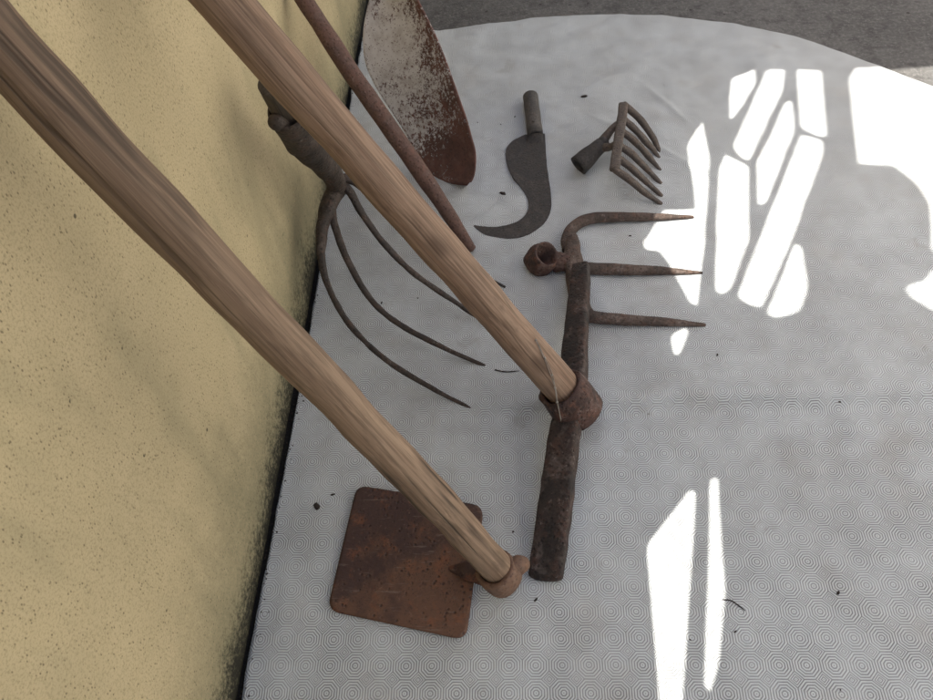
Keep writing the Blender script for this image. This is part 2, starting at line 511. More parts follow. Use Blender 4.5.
def round_poly(pts, r, n=6):
    """round the corners of a 2-D polygon"""
    out = []
    N = len(pts)
    for i in range(N):
        p0, p1, p2 = (Vector(pts[i - 1]), Vector(pts[i]), Vector(pts[(i + 1) % N]))
        a = (p0 - p1); b = (p2 - p1)
        ra = min(r, a.length * 0.45, b.length * 0.45)
        A = p1 + a.normalized() * ra; B = p1 + b.normalized() * ra
        for j in range(n + 1):
            t = j / n
            out.append(A * (1 - t) ** 2 + p1 * 2 * t * (1 - t) + B * t * t)
    return out
def smooth_closed(pts, n):
    N = len(pts); out = []
    for i in range(N):
        a, b, c, d = (Vector(pts[(i + k) % N]) for k in (-1, 0, 1, 2))
        for j in range(n):
            t = j / n
            out.append(0.5 * ((2 * b) + (c - a) * t + (2 * a - 5 * b + 4 * c - d) * t * t + (3 * b - a - 3 * c + d) * t ** 3))
    return out

# ================================================================== SETTING
# ground: one sheet to the horizon, finely divided only by its material
bm = bmesh.new()
g = [bm.verts.new(p) for p in ((-80, -80, 0), (80, -80, 0), (80, 80, 0), (-80, 80, 0))]
bm.faces.new(g)
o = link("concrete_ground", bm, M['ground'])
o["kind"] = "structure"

# house wall on the left, slightly uneven render
bm = bmesh.new()
ys = [-2.5 + 0.04 * i for i in range(int(6.5 / 0.04) + 1)]
zs = [-0.05] + [0.03 * i for i in range(0, 22)]
gridv = []
for y in ys:
    row = []
    for z in zs:
        x = WALL_X + 0.002 * noise.noise(Vector((3.1, y * 3, z * 3))) + 0.0007 * noise.noise(Vector((1.1, y * 14, z * 14))) - 0.003
        row.append(bm.verts.new((x, y, z)))
    gridv.append(row)
for i in range(len(ys) - 1):
    for j in range(len(zs) - 1):
        bm.faces.new((gridv[i][j], gridv[i + 1][j], gridv[i + 1][j + 1], gridv[i][j + 1]))
back = [bm.verts.new(p) for p in ((WALL_X - 0.10, ys[0], -0.05), (WALL_X - 0.10, ys[-1], -0.05),
                                  (WALL_X - 0.10, ys[-1], zs[-1]), (WALL_X - 0.10, ys[0], zs[-1]))]
bm.faces.new(back)
bm.faces.new([gridv[i][-1] for i in range(len(ys))] + [back[2], back[3]])
bm.faces.new([gridv[0][j] for j in range(len(zs))] + [back[3], back[0]])
bm.faces.new([gridv[-1][j] for j in range(len(zs))][::-1] + [back[1], back[2]])
o = link("house_wall", bm, M['wall'])
tag(o, "yellow ochre rendered low wall with black mould along its foot", "wall")

# ------------------------------------------------------------------ cloth
TOPE = [(-23.4, -31.0), (-22.3, -34.0), (-20.5, -35.0)]
for q_ in ((440, 33), (470, 28), (500, 24), (550, 19), (600, 16), (660, 17), (720, 23), (780, 36), (840, 53), (890, 71), (933, 88)):
    p_ = at(q_[0], q_[1], CLOTH_T)
    TOPE.append((p_.x / U, -p_.y / U))
TOPE += [(TOPE[-1][0] + 2.2, TOPE[-1][1] + 4.0), (TOPE[-1][0] + 4.0, TOPE[-1][1] + 10.0)]
def top_edge(x):
    for (x0, y0), (x1, y1) in zip(TOPE, TOPE[1:]):
        if x0 <= x <= x1:
            t = (x - x0) / (x1 - x0)
            return y0 + (y1 - y0) * t
    return TOPE[-1][1]
def seg_d(p, a, b):
    ab = b - a; t = max(0, min(1, (p - a).dot(ab) / ab.dot(ab)))
    return (p - (a + ab * t)).length, t
CREASE = [(at(590, 118), at(735, 192), 0.0030, 0.006), (at(640, 85), at(700, 140), 0.0022, 0.006),
          (at(615, 150), at(735, 182), 0.0014, 0.005), (at(470, 60), at(640, 70), 0.0018, 0.014)]
CREASE = [(a.xy, b.xy, h, w) for a, b, h, w in CREASE]
def cloth_z(x, y):
    lx, ly = x / U, -y / U
    z = CLOTH_T
    # the fold that runs across behind the mattock: a ridge with a soft valley in front
    fold = -1.75 + 0.14 * math.sin(lx * 0.5)
    if lx > -17:
        k = min(1, (lx + 17) / 6)
        q = ly - fold
        z += k * (0.0090 * math.exp(-(q / 1.9) ** 2) if q < 0 else 0.0090 * math.exp(-(q / 0.42) ** 2))
        z += k * 0.0012 * math.exp(-((q - 1.6) / 0.6) ** 2)
    # soft bagginess of the upper half
    v = Vector((x * 7, y * 7, 1.7))
    up = max(0, min(1, (-ly - 2) / 14))
    z += 0.0046 * up * (noise.noise(v) + 0.5) + 0.0016 * (noise.noise(v * 3.1) + 0.5) + 0.0010 * up * noise.noise(v * 6.5)
    z += 0.0034 * up * max(0, noise.noise(Vector((x * 9 + y * 5, (y - x * 0.6) * 26, 4.0))))
    p = Vector((x, y))
    for a, b, h, w in CREASE:
        d, t = seg_d(p, a, b)
        z += h * math.exp(-(d / w) ** 2) * math.sin(math.pi * min(1, max(0.0, t * 0.9 + 0.05)))
    return max(z, CLOTH_T)
bm = bmesh.new()
XL, XR, YB = -22.3, 19.5, 17.0
NX, NY = 420, 560
top, bot = [], []
for i in range(NX + 1):
    lx = XL + (XR - XL) * i / NX
    ye = top_edge(lx)
    ta, tb = [], []
    for j in range(NY + 1):
        ly = ye + (YB - ye) * j / NY
        x, y = lx * U, -ly * U
        if i == 0: x += 0.0022 * noise.noise(Vector((0.5, y * 9, 0))) + 0.0010 * noise.noise(Vector((4.5, y * 45, 0)))
        if j == 0: y += 0.0012 * noise.noise(Vector((x * 14, 0.5, 0)))
        ta.append(bm.verts.new((x, y, cloth_z(x, y))))
        if i in (0, NX) or j in (0, NY):
            tb.append(bm.verts.new((x, y, 0.0006)))
        else:
            tb.append(None)
    top.append(ta); bot.append(tb)
for i in range(NX):
    for j in range(NY):
        bm.faces.new((top[i][j], top[i][j + 1], top[i + 1][j + 1], top[i + 1][j]))
for j in range(NY):
    for i in (0, NX):
        bm.faces.new((top[i][j], top[i][j + 1], bot[i][j + 1], bot[i][j]))
for i in range(NX):
    for j in (0, NY):
        bm.faces.new((top[i][j], top[i + 1][j], bot[i + 1][j], bot[i][j]))
cloth = link("table_cloth", bm, M['cloth'])
tag(cloth, "off-white cloth embossed with octagons, spread on the ground under the tools", "cloth")

# ------------------------------------------------------------------ unseen metal screen added on the wall top, openings cut to shape the sun patches
GX = WALL_X - 0.03
def to_mask(px, py):
    p = at(px, py, CLOTH_T)
    s = (GX - p.x) / SUN_TO.x
    return Vector((p.y + s * SUN_TO.y, p.z + s * SUN_TO.z))
def c6(*l): return [(600 + x / 2.186, 40 + y / 2.186) for x, y in l]
def c7(*l): return [(560 + x / 2.332, 400 + y / 2.332) for x, y in l]
OPEN = [
    (c6((281, 130), (288, 86), (347, 70), (345, 102), (297, 178), (284, 182)), 8),
    (c6((362, 76), (374, 70), (411, 70), (405, 112), (330, 268), (308, 262), (288, 238)), 8),
    (c6((430, 70), (490, 70), (500, 216), (472, 214), (437, 195)), 8),
    (c6((406, 138), (425, 136), (429, 206), (366, 362), (343, 367), (341, 270)), 8),
    (c6((257, 282), (273, 248), (329, 276), (331, 442), (290, 548), (268, 560), (250, 552)), 8),
    (c6((440, 208), (491, 220), (491, 256), (440, 402), (357, 590), (322, 582), (297, 562)), 8),
    (c6((426, 444), (446, 454), (459, 540), (440, 596), (385, 611), (361, 602)), 12),
    (c6((229, 180), (243, 262), (233, 440), (216, 584), (197, 578), (151, 492), (130, 465), (100, 462), (94, 446), (124, 402),
        (140, 375), (209, 372), (205, 330), (191, 240), (198, 225)), 5),
    (c6((153, 648), (190, 629), (197, 640), (178, 690), (162, 692)), 10),
    ([(849, 80), (855, 70), (897, 67), (960, 62), (985, 62), (985, 290), (960, 276), (944, 262), (931, 251), (931, 225), (929, 204), (915, 183),
      (893, 168), (858, 165)], 6),
    ([(960, 262), (940, 272), (932, 271), (924, 282), (911, 285), (905, 290), (911, 298), (933, 311), (955, 322)], 4) ,
    (c7((200, 342), (300, 213), (321, 213), (290, 700), (286, 760), (236, 760), (230, 700)), 8),
    (c7((349, 190), (360, 182), (373, 184), (379, 330), (389, 450), (376, 610), (352, 684), (334, 668), (342, 450)), 8),
    ([(852, 271), (854, 267), (857, 266), (854, 271)], 1),
]
OPEN[10] = ([(953, 280), (940, 272), (932, 271), (924, 282), (911, 285), (905, 290), (911, 298), (933, 311), (953, 322)], 4)
cu = bpy.data.curves.new("sun_mask_panel", 'CURVE')
cu.dimensions = '2D'; cu.fill_mode = 'BOTH'; cu.extrude = 0.0015
def spline(pts):
    sp = cu.splines.new('POLY'); sp.points.add(len(pts) - 1)
    for q, p in zip(sp.points, pts): q.co = (p[0], p[1], 0, 1)
    sp.use_cyclic_u = True
GY0, GY1, GZ0, GZ1 = -2.4, 3.9, 0.632, 1.80
spline([(GY0, GZ0), (GY1, GZ0), (GY1, GZ1), (GY0, GZ1)])
def shrink(pts, d):
    # move every edge of a polygon inwards by d pixels (mitred)
    n = len(pts); P = [Vector(p) for p in pts]
    area = sum(P[i].x * P[(i + 1) % n].y - P[(i + 1) % n].x * P[i].y for i in range(n))
    sg = 1 if area > 0 else -1
    out = []
    for i in range(n):
        a = (P[i] - P[i - 1]).normalized(); b = (P[(i + 1) % n] - P[i]).normalized()
        na = Vector((-a.y, a.x)) * sg; nb = Vector((-b.y, b.x)) * sg
        m = (na + nb)
        if m.length < 1e-4: m = na
        m.normalize()
        out.append(P[i] + m * d / max(0.5, m.dot(na)))
    return [tuple(p) for p in out]
for i_ in range(7):
    OPEN[i_] = (shrink(OPEN[i_][0], 0.7), OPEN[i_][1])
for pts, r in OPEN:
    spline(round_poly([to_mask(*p) for p in pts], r * 0.0012, 4))
tmp = bpy.data.objects.new("tmp", cu); COL.objects.link(tmp)
dg = bpy.context.evaluated_depsgraph_get()
me = bpy.data.meshes.new_from_object(tmp.evaluated_get(dg))
bpy.data.objects.remove(tmp); bpy.data.curves.remove(cu)
me.name = "panel"; me.materials.clear(); me.materials.append(M['added_green'])
added_green = thing("sun_mask_screen", "unseen dark green metal screen added on the yellow wall, openings cut to shape the sun patches", "screen", (GX, 0.5, 0.63))
panel = bpy.data.objects.new("panel", me); COL.objects.link(panel)
panel.parent = added_green
panel.matrix_local = Matrix.Translation((0, -0.5, -0.63)) @ Matrix(((0, 0, 1, 0), (1, 0, 0, 0), (0, 1, 0, 0), (0, 0, 0, 1)))
for y in (GY0 - 0.03, GY1 + 0.03):
    bm = bmesh.new()
    sweep_d(bm, straight(Vector((GX, y, 0.632)), Vector((GX, y, GZ1 + 0.08)), 4), 0.03, 0.03, k=0.15, power=5, seg=20)
    link("post", bm, M['added_green'], added_green, Vector((GX, y, 0)))

# ------------------------------------------------------------------ unseen sunlit house, added across the yard to bounce light onto the wall
house = thing("added_house", "unseen cream white rendered house added across the yard to bounce sun onto the wall", "house", (3.2, 1.0, 0))
def box(bm, x0, x1, y0, y1, z0, z1):
    v = [bm.verts.new((x, y, z)) for x in (x0, x1) for y in (y0, y1) for z in (z0, z1)]
    for f in ((0, 1, 3, 2), (4, 6, 7, 5), (0, 4, 5, 1), (2, 3, 7, 6), (0, 2, 6, 4), (1, 5, 7, 3)):
        bm.faces.new([v[i] for i in f])
bm = bmesh.new(); box(bm, 3.2, 7.0, -5, 7, -0.05, 4.2)
link("wall", bm, M['white'], house, Vector((3.2, 1, 0)), smooth=False)
bm = bmesh.new(); box(bm, 2.85, 7.3, -5.3, 7.3, 4.2, 4.45)
link("roof", bm, M['roof'], house, Vector((3.2, 1, 4.2)), smooth=False)
for y in (-3.2, 0.2, 4.6):
    bm = bmesh.new(); box(bm, 3.17, 3.26, y, y + 1.0, 1.2, 2.5)
    w_ = link("window", bm, M['added_green'], house, Vector((3.2, y, 1.2)), smooth=False)

# ================================================================== TOOLS
# ---------------------------------------------------------------- hoe with the square plate
b0 = at(500, 574, 0.030); d0 = depth(b0)
t0 = atd(5, 42, d0 * 0.505)
axd = (t0 - b0).normalized()
hoe = thing("hoe", "hoe with square rusty blade and long cracked grey wooden handle", "hoe", Vector((b0.x, b0.y, CLOTH_T)))
end = b0 + axd * 0.70
end = b0 + axd * min(0.70, (WALL_X + 0.028 - b0.x) / axd.x)
bm = bmesh.new()
pts = straight(b0 - axd * 0.012, end, 70)
L = (end - b0).length
pp = []
side = axd.orthogonal().normalized(); s2 = axd.cross(side)
for i, p in enumerate(pts):
    t = i / 69
    pp.append(p + side * 0.0030 * math.sin(t * 5.2 + 0.4) + s2 * 0.0024 * math.sin(t * 7.5))
sweep_d(bm, pp, [0.0155, 0.0161, 0.0164, 0.0166, 0.0169, 0.0174, 0.0180], [0.0155, 0.0161, 0.0164, 0.0166, 0.0169, 0.0174, 0.0180], k=0.25, up=tuple(side), seg=40, rough=0.0022, rscale=22, seed=3)
link("handle", bm, M['wood_grey'], hoe, mtx=axis_frame(b0, end))
# eye ring round the handle's foot
bm = bmesh.new()
tube_hollow(bm, b0 - axd * 0.013, b0 + axd * 0.013, (0.0186, 0.0202), (0.0146, 0.0161), bulge=0.0016, rough=0.0022, seed=1)
# lug of the eye seen to the right
q0 = b0 + Vector((0.014, 0.004, 0.004)); q1 = b0 + Vector((0.022, 0.010, -0.001))
sweep_d(bm, catmull([q0, (q0 + q1) / 2 + Vector((0, 0, 0.002)), q1], 5), [0.009, 0.010, 0.0085], [0.012, 0.0115, 0.009], k=0.6, seg=18, rough=0.001)
ring = link("eye", bm, M['ring'], hoe, b0)
# plate: flat on the cloth, slightly dished, raised towards the eye
cor = [at(357, 485, 0.010), at(484, 506, 0.018), at(466, 640, 0.009), at(327, 610, 0.007)]
poly = round_poly([c.xy for c in cor], 0.014, 7)
cx = sum(c.x for c in cor) / 4; cy = sum(c.y for c in cor) / 4
bm = bmesh.new()
NR = 26
def plate_z(x, y):
    a, b, c, d = cor
    # bilinear-ish height by inverse distance
    ws = [1 / (((x - p.x) ** 2 + (y - p.y) ** 2) + 1e-5) for p in cor]
    z = sum(w * p.z for w, p in zip(ws, cor)) / sum(ws)
    return z + 0.0012 * noise.noise(Vector((x * 22, y * 22, 2)))
N = len(poly)
rings = {0.0: None}
lay = []
for top_side in (1, 0):
    rr = []
    for k in range(1, NR + 1):
        f = k / NR
        ring_v = []
        for p in poly:
            x = cx + (p.x - cx) * f; y = cy + (p.y - cy) * f
            e = 0.0006 * noise.noise(Vector((x * 160, y * 160, 5))) if k == NR else 0
            z = plate_z(x, y) + (0.0 if top_side else -0.0022)
            ring_v.append(bm.verts.new((x + e, y + e, z)))
        rr.append(ring_v)
    c = bm.verts.new((cx, cy, plate_z(cx, cy) + (0 if top_side else -0.0022)))
    for s in range(N):
        bm.faces.new((c, rr[0][s], rr[0][(s + 1) % N]))
    for a, b in zip(rr, rr[1:]):
        for s in range(N):
            bm.faces.new((a[s], a[(s + 1) % N], b[(s + 1) % N], b[s]))
    lay.append(rr[-1])
for s in range(N):
    bm.faces.new((lay[0][s], lay[0][(s + 1) % N], lay[1][(s + 1) % N], lay[1][s]))
plate = link("blade", bm, M['hoe'], hoe, Vector((cx, cy, 0.01)))
at_ = plate.data.attributes.new("paint", 'FLOAT', 'POINT')
wmat = [v.co + Vector((cx, cy, 0.01)) for v in plate.data.vertices]
for i, w in enumerate(wmat):
    a = (w.x - cor[3].x) / (cor[1].x - cor[3].x); b = (cor[1].y - w.y) / (cor[1].y - cor[3].y)
    at_.data[i].value = 0.05 + 0.45 * a + 0.45 * b
# neck forged between plate and eye, running on as a low rib over the plate
bm = bmesh.new()
n0 = at(484, 574, 0.022); n1 = at(466, 570, 0.0185); n2 = at(458, 569, 0.0150); n3 = at(450, 568, 0.0128)
sweep_d(bm, catmull([n0, n1, n2, n3], 6), [0.012, 0.010, 0.0065, 0.003], [0.007, 0.0045, 0.0022, 0.0008], k=0.6, up=(0, 0, 1), seg=16, rough=0.0006)
link("neck", bm, M['hoe'], hoe, n1)

# ---------------------------------------------------------------- mattock
e0 = at(566, 394, 0.058); de = depth(e0)
t2 = atd(225, 0, de * 0.665)
axm = (t2 - e0).normalized()
mat_t = thing("mattock", "heavy two-armed iron mattock head on a smooth reddish wooden handle", "mattock", Vector((e0.x, e0.y, CLOTH_T)))
end = e0 + axm * min(0.85, (WALL_X + 0.026 - e0.x) / axm.x)
side = axm.orthogonal().normalized(); s2 = axm.cross(side)
bm = bmesh.new()
pp = []
for i, p in enumerate(straight(e0 - axm * 0.015, end, 70)):
    t = i / 69
    pp.append(p + side * 0.0015 * math.sin(t * 4.4 + 1.4) + s2 * 0.0016 * math.sin(t * 6.1))
hw = [0.0192, 0.0198, 0.0193, 0.0188, 0.0188, 0.0196, 0.0204]
sweep_d(bm, pp, hw, hw, k=0.25, up=tuple(side), seg=40, rough=0.0014, rscale=20, seed=9)
link("handle", bm, M['wood_red'], mat_t, mtx=axis_frame(e0, end))
head_o = at(575, 405, 0.045)
bm = bmesh.new()
# eye
tube_hollow(bm, e0 - axm * 0.034, e0 + axm * 0.014, (0.0270, 0.0262), (0.0150, 0.0218), bulge=0.0022, rough=0.0036, seed=4, n=11)
k0 = at(573, 402, 0.040); k1 = at(580, 401, 0.040)
sweep_d(bm, catmull([k0, (k0 + k1) / 2, k1], 5), [0.017, 0.0190, 0.0115], [0.018, 0.0185, 0.0125], k=0.7, seg=24, rough=0.003)
eye = link("eye", bm, M['eye'], mat_t, head_o)
# upper arm (resting on the three-tined hoe) and lower arm (adze, end on the cloth)
bm = bmesh.new()
ups = [at(575, 398, 0.044), at(574, 370, 0.042), at(577, 325, 0.043), at(580, 285, 0.044), at(581, 266, 0.044)]
sweep_d(bm, catmull(ups, 9), [0.0155, 0.0148, 0.0136, 0.0118, 0.0108], [0.0115, 0.0100, 0.0090, 0.0080, 0.0070], k=0.25, up=(-0.36, 0, 1), seg=40, power=6, rough=0.0010, seed=2, rscale=60)
link("pick_arm", bm, M['mattock'], mat_t, ups[2])
bm = bmesh.new()
los = [at(570, 408, 0.040), at(563, 445, 0.033), at(557, 495, 0.023), at(550, 545, 0.015), at(546, 576, 0.0115)]
sweep_d(bm, catmull(los, 9), [0.0150, 0.0165, 0.0178, 0.0182, 0.0178], [0.0120, 0.0105, 0.0090, 0.0072, 0.0055], k=0.3, up=(-0.34, 0, 1), seg=40, power=6, rough=0.0010, seed=5, rscale=60)
link("adze_arm", bm, M['mattock'], mat_t, los[2])
# wisps of fluff caught on the handle's foot
bm = bmesh.new()
web = [(536, 340), (545, 358), (552, 375), (555, 388), (557, 402), (562, 420)]
wp = []
def on_pole(a, b, r):
    d = ray(a, b).normalized(); o_ = CAM_LOC - e0
    dp = d - axm * d.dot(axm); op = o_ - axm * o_.dot(axm)
    A_, B_, C_ = dp.dot(dp), 2 * dp.dot(op), op.dot(op) - r * r
    D_ = max(0.0, B_ * B_ - 4 * A_ * C_)
    return CAM_LOC + d * ((-B_ - math.sqrt(D_)) / (2 * A_))
wp = [on_pole(a, b, 0.0204) for a, b in web[:4]] + [on_pole(a, b, 0.0305) for a, b in web[4:]]
for s in range(3):
    pj = [p + Vector((random.uniform(-1, 1), random.uniform(-1, 1), random.uniform(-0.3, 0.6))) * 0.0014 for p in wp]
    sweep(bm, catmull(pj, 5), 0.0003, 0.0003, seg=6)
for p in wp[:5]:
    bmesh.ops.create_icosphere(bm, subdivisions=1, radius=random.uniform(0.0010, 0.0018), matrix=Matrix.Translation(p))
tag(link("cobweb", bm, M['web'], None, wp[2]), "grey cobweb strand with crumbs clinging to the foot of the mattock handle", "cobweb")

# ---------------------------------------------------------------- three-tined hoe head (under the mattock)
tri = thing("fork_hoe_head", "three-tined rusty hoe head without handle, lying under the mattock", "fork head", at(578, 268, CLOTH_T))
def tine_pts(l, z): return [at(a, b, CLOTH_T + zz) for (a, b), zz in zip(l, z)]
bm = bmesh.new()
body = tine_pts([(572, 238), (573, 258), (576, 282), (581, 306), (590, 318)], (0.011, 0.014, 0.013, 0.011, 0.010))
sweep_d(bm, catmull(body, 7), [0.0085, 0.0125, 0.0130, 0.0115, 0.0085], [0.008, 0.0110, 0.0100, 0.0085, 0.0075], k=0.5, up=(0, 0, 1), seg=22, power=2.4, rough=0.0018, seed=11)
link("crosspiece", bm, M['tines'], tri, body[2])
for l, z, w in ((((568, 250), (567, 238), (576, 225), (594, 218), (625, 217), (660, 217), (693, 217)), (0.010, 0.011, 0.011, 0.011, 0.010, 0.007, 0.003), [0.0082, 0.0080, 0.0078, 0.0078, 0.0068, 0.0054, 0.0020]),
                (((578, 268), (600, 269), (630, 270), (665, 271), (702, 273)), (0.012, 0.011, 0.010, 0.007, 0.003), [0.0080, 0.0084, 0.0074, 0.0056, 0.0020]),
                (((582, 312), (594, 317), (625, 320), (665, 322), (705, 325)), (0.011, 0.011, 0.010, 0.007, 0.003), [0.0080, 0.0080, 0.0074, 0.0058, 0.0020])):
    bm = bmesh.new()
    p = tine_pts(l, z)
    sweep_d(bm, catmull(p, 8), w, [x * 0.85 for x in w], k=0.5, up=(0, 0, 1), seg=16, power=2.5, rough=0.0007, seed=l[0][1])
    link("tine", bm, M['tines'], tri, p[1])
bm = bmesh.new()
ea = at(537, 264, CLOTH_T + 0.007); eb = at(547, 254.0, CLOTH_T + 0.031)
ed = (eb - ea).normalized()
tube_hollow(bm, ea, eb, (0.0192, 0.0188), (0.0015, 0.0158), bulge=0.0018, rough=0.003, seed=21)
n0 = at(556, 262, CLOTH_T + 0.013); n1 = at(571, 262, CLOTH_T + 0.014)
sweep_d(bm, straight(n0, n1, 5), [0.0150, 0.0128, 0.0120], [0.0125, 0.0105, 0.010], k=0.5, seg=16, rough=0.0015)
link("eye", bm, M['eye'], tri, ea)

# ---------------------------------------------------------------- billhook
bill = thing("billhook_blade", "dark iron billhook blade with curled hook and bare socket, lying flat", "billhook", at(528, 170, CLOTH_T))
def c4(l, s=481 / 110.0): return [(460 + a / s, 85 + b / s) for a, b in l]
outl = c4([(284, 216), (290, 214), (366, 211), (371, 212), (372, 219), (375, 270), (380, 350), (390, 420), (399, 490), (396, 545), (370, 600), (320, 640), (250, 665), (180, 668),
           (120, 655), (80, 632), (54, 610), (90, 616), (150, 619), (210, 610), (260, 590), (290, 560), (299, 530), (293, 490),
           (270, 450), (235, 405), (208, 350), (199, 300), (207, 268), (235, 240)])
zt = CLOTH_T + 0.0055
flat = [at(a, b, zt).xy for a, b in outl]
crv = catmull([Vector((p.x, p.y, 0)) for p in flat[4:]] + [Vector((flat[0].x, flat[0].y, 0))], 4)
flat = [flat[2], flat[3]] + [v.xy for v in crv]
flat = [p + Vector((noise.noise(Vector((p.x * 140, p.y * 140, 1))), noise.noise(Vector((p.x * 140, p.y * 140, 7))))) * 0.0005 for p in flat]
def plate_from_outline(pts, zt, th, bev):
    bm = bmesh.new()
    tv = [bm.verts.new((p.x, p.y, zt)) for p in pts]
    f = bm.faces.new(tv)
    bmesh.ops.inset_region(bm, faces=[f], thickness=bev, depth=0.0)
    # outer rim lower than the inner face: a worn bevel
    for v in tv: v.co.z -= bev * 0.55
    bv = [bm.verts.new((v.co.x, v.co.y, zt - th)) for v in tv]
    n = len(tv)
    for i in range(n):
        bm.faces.new((tv[i], bv[i], bv[(i + 1) % n], tv[(i + 1) % n]))
    bm.faces.new(bv[::-1])
    return bm
bm = plate_from_outline(flat, zt, 0.0045, 0.0010)
bb = link("blade", bm, M['blade'], bill, at(530, 180, zt), smooth=False)
bm = bmesh.new()
s0 = at(535.5, 136, CLOTH_T + 0.0085); s1 = at(530.5, 97, CLOTH_T + 0.0115)
tube_hollow(bm, s0, s1, (0.0122, 0.0126), (0.006, 0.0095), rough=0.0010, seed=31, seg=24)
for (a, b) in ((533.5, 121), (530.5, 102)):
    p = at(a, b, CLOTH_T + 0.0225)
    sweep_d(bm, straight(p - Vector((0, 0, 0.003)), p, 3), 0.0022, 0.0022, k=0.4, seg=10)
sk = link("socket", bm, M['socket'], bill, s0)
bm = bmesh.new()
q0 = at(534.5, 143, zt - 0.001); q1 = at(535.2, 134, CLOTH_T + 0.008)
sweep_d(bm, straight(q0, q1, 6), [0.0125, 0.0122], [0.0010, 0.0085], k=0.4, up=(0, 0, 1), seg=18, rough=0.0006)
link("neck", bm, M['blade'], bill, q0)

# ---------------------------------------------------------------- small six-tined rake head
rk = thing("rake_head", "small six-tined rusty rake head with socket, standing on its tines", "rake", at(640, 165, CLOTH_T))
def cr(a, b): return (550 + a / 5.185, 80 + b / 5.185)
HB = 0.052
A = at(*cr(380, 130), HB); B = at(*cr(334, 462), HB)
bm = bmesh.new()
sweep_d(bm, catmull([A, A.lerp(B, 0.33) + Vector((0.0006, 0, 0)), A.lerp(B, 0.66), B], 7), [0.0072] * 2, [0.0050] * 2, k=0.4, seg=18, power=3.6, rough=0.0011, seed=41)
link("crossbar", bm, M['rake'], rk, A)
T = [((382, 128), (468, 205), (540, 310), (574, 384)), ((374, 196), (452, 268), (520, 345), (572, 411)), ((366, 262), (440, 318), (515, 400), (575, 471)),
     ((356, 336), (425, 385), (500, 460), (575, 537)), ((348, 402), (420, 455), (500, 528), (580, 601)), ((338, 464), (415, 520), (500, 590), (578, 643))]
for l in T:
    bm = bmesh.new()
    zz = (HB, 0.041, 0.020, CLOTH_T + 0.002)
    p = [at(*cr(*q), z) for q, z in zip(l, zz)]
    sweep_d(bm, catmull(p, 8), [0.0050, 0.0050, 0.0042, 0.0024], [0.0046, 0.0046, 0.0040, 0.0020], k=0.6, seg=14, power=2.8, rough=0.0009, seed=l[0][1])
    link("tine", bm, M['rake'], rk, p[0])
bm = bmesh.new()
m0 = at(*cr(372, 215), HB); m1 = at(*cr(342, 330), HB)
j = at(*cr(268, 335), 0.036); tip = at(*cr(145, 445), CLOTH_T + 0.0168)
sweep_d(bm, catmull([m0, at(*cr(325, 250), 0.047), at(*cr(272, 318), 0.037)], 6), [0.0050, 0.0055, 0.0075], [0.005, 0.0055, 0.007], seg=14, rough=0.0008)
sweep_d(bm, catmull([m1, at(*cr(315, 345), 0.043), at(*cr(262, 352), 0.034)], 6), [0.0050, 0.0055, 0.0075], [0.005, 0.0055, 0.007], seg=14, rough=0.0008)
link("brace", bm, M['rake'], rk, m0)
bm = bmesh.new()
tube_hollow(bm, j, tip, (0.0112, 0.0158), (0.004, 0.0122), rough=0.0014, seed=45, seg=24)
sweep_d(bm, straight(j + (j - tip).normalized() * 0.006, j - (j - tip).normalized() * 0.004, 4), 0.0092, 0.0092, k=0.5, seg=18)
link("socket", bm, M['blade'], rk, j)

# ---------------------------------------------------------------- fork with long curved tines against the wall
def path_d(l, dA, dB):
    n = len(l)
    acc = [0.0]
    for (a, b), (c, d) in zip(l, l[1:]): acc.append(acc[-1] + math.hypot(c - a, d - b))
    return [atd(a, b, dA + (dB - dA) * s / acc[-1]) for (a, b), s in zip(l, acc)]
crook = atx(338, 190, WALL_X + 0.055)
fk = thing("hay_fork", "dark iron fork with four long curved tines, leaning at the wall foot", "fork", Vector((crook.x, crook.y, CLOTH_T)))
dc = depth(crook)
tips = [at(476, 411, CLOTH_T + 0.002), at(485, 366, CLOTH_T + 0.002), at(492, 327, CLOTH_T + 0.002), at(505, 287, CLOTH_T + 0.002)]
TL = [[(336, 186), (329, 204), (322, 228), (321, 256), (329, 288), (350, 325), (385, 359), (430, 387), (476, 411)],
      [(332, 208), (335, 226), (346, 257), (368, 296), (396, 322), (440, 346), (485, 366)],
      [(340, 184), (350, 192), (363, 215), (386, 246), (416, 275), (458, 304), (492, 327)],
      [(344, 178), (358, 184), (384, 206), (425, 240), (466, 266), (505, 287)]]
RW = [[0.0120, 0.0100, 0.0074, 0.0058, 0.0048, 0.0044, 0.0040, 0.0036, 0.0016], [0.0058, 0.0056, 0.0052, 0.0047, 0.0043, 0.0038, 0.0024],
      [0.0075, 0.0062, 0.0052, 0.0047, 0.0043, 0.0038, 0.0020], [0.0080, 0.0064, 0.0052, 0.0046, 0.0036, 0.0016]]
for l, tp, rw in zip(TL, tips, RW):
    rw = [x * 0.86 for x in rw]
    p = path_d(l, dc, depth(tp))
    bm = bmesh.new()
    sweep_d(bm, catmull(p, 8), rw, [x * 0.85 for x in rw], k=0.5, seg=14, power=2.4, rough=0.0008, seed=l[0][0])
    link("tine", bm, M['fork'], fk, p[2])
sl = [(337, 188), (329, 170), (316, 155), (303, 140), (293, 124), (286, 112)]
p = path_d(sl, dc, depth(atx(286, 112, WALL_X + 0.055)))
bm = bmesh.new()
neck_ = path_d(TL[0], dc, depth(tips[0]))
sweep(bm, catmull([neck_[3], neck_[2], neck_[1]] + p[:5], 7), [0.0056, 0.0078, 0.0112, 0.0130, 0.0152, 0.0188, 0.0212, 0.0205], [0.0050, 0.0068, 0.0090, 0.0112, 0.0138, 0.0172, 0.0195, 0.0190], seg=26, rough=0.0022, seed=51)
tube_hollow(bm, p[3], p[5], (0.0205, 0.0192), (0.014, 0.0155), rough=0.0020, seed=52)
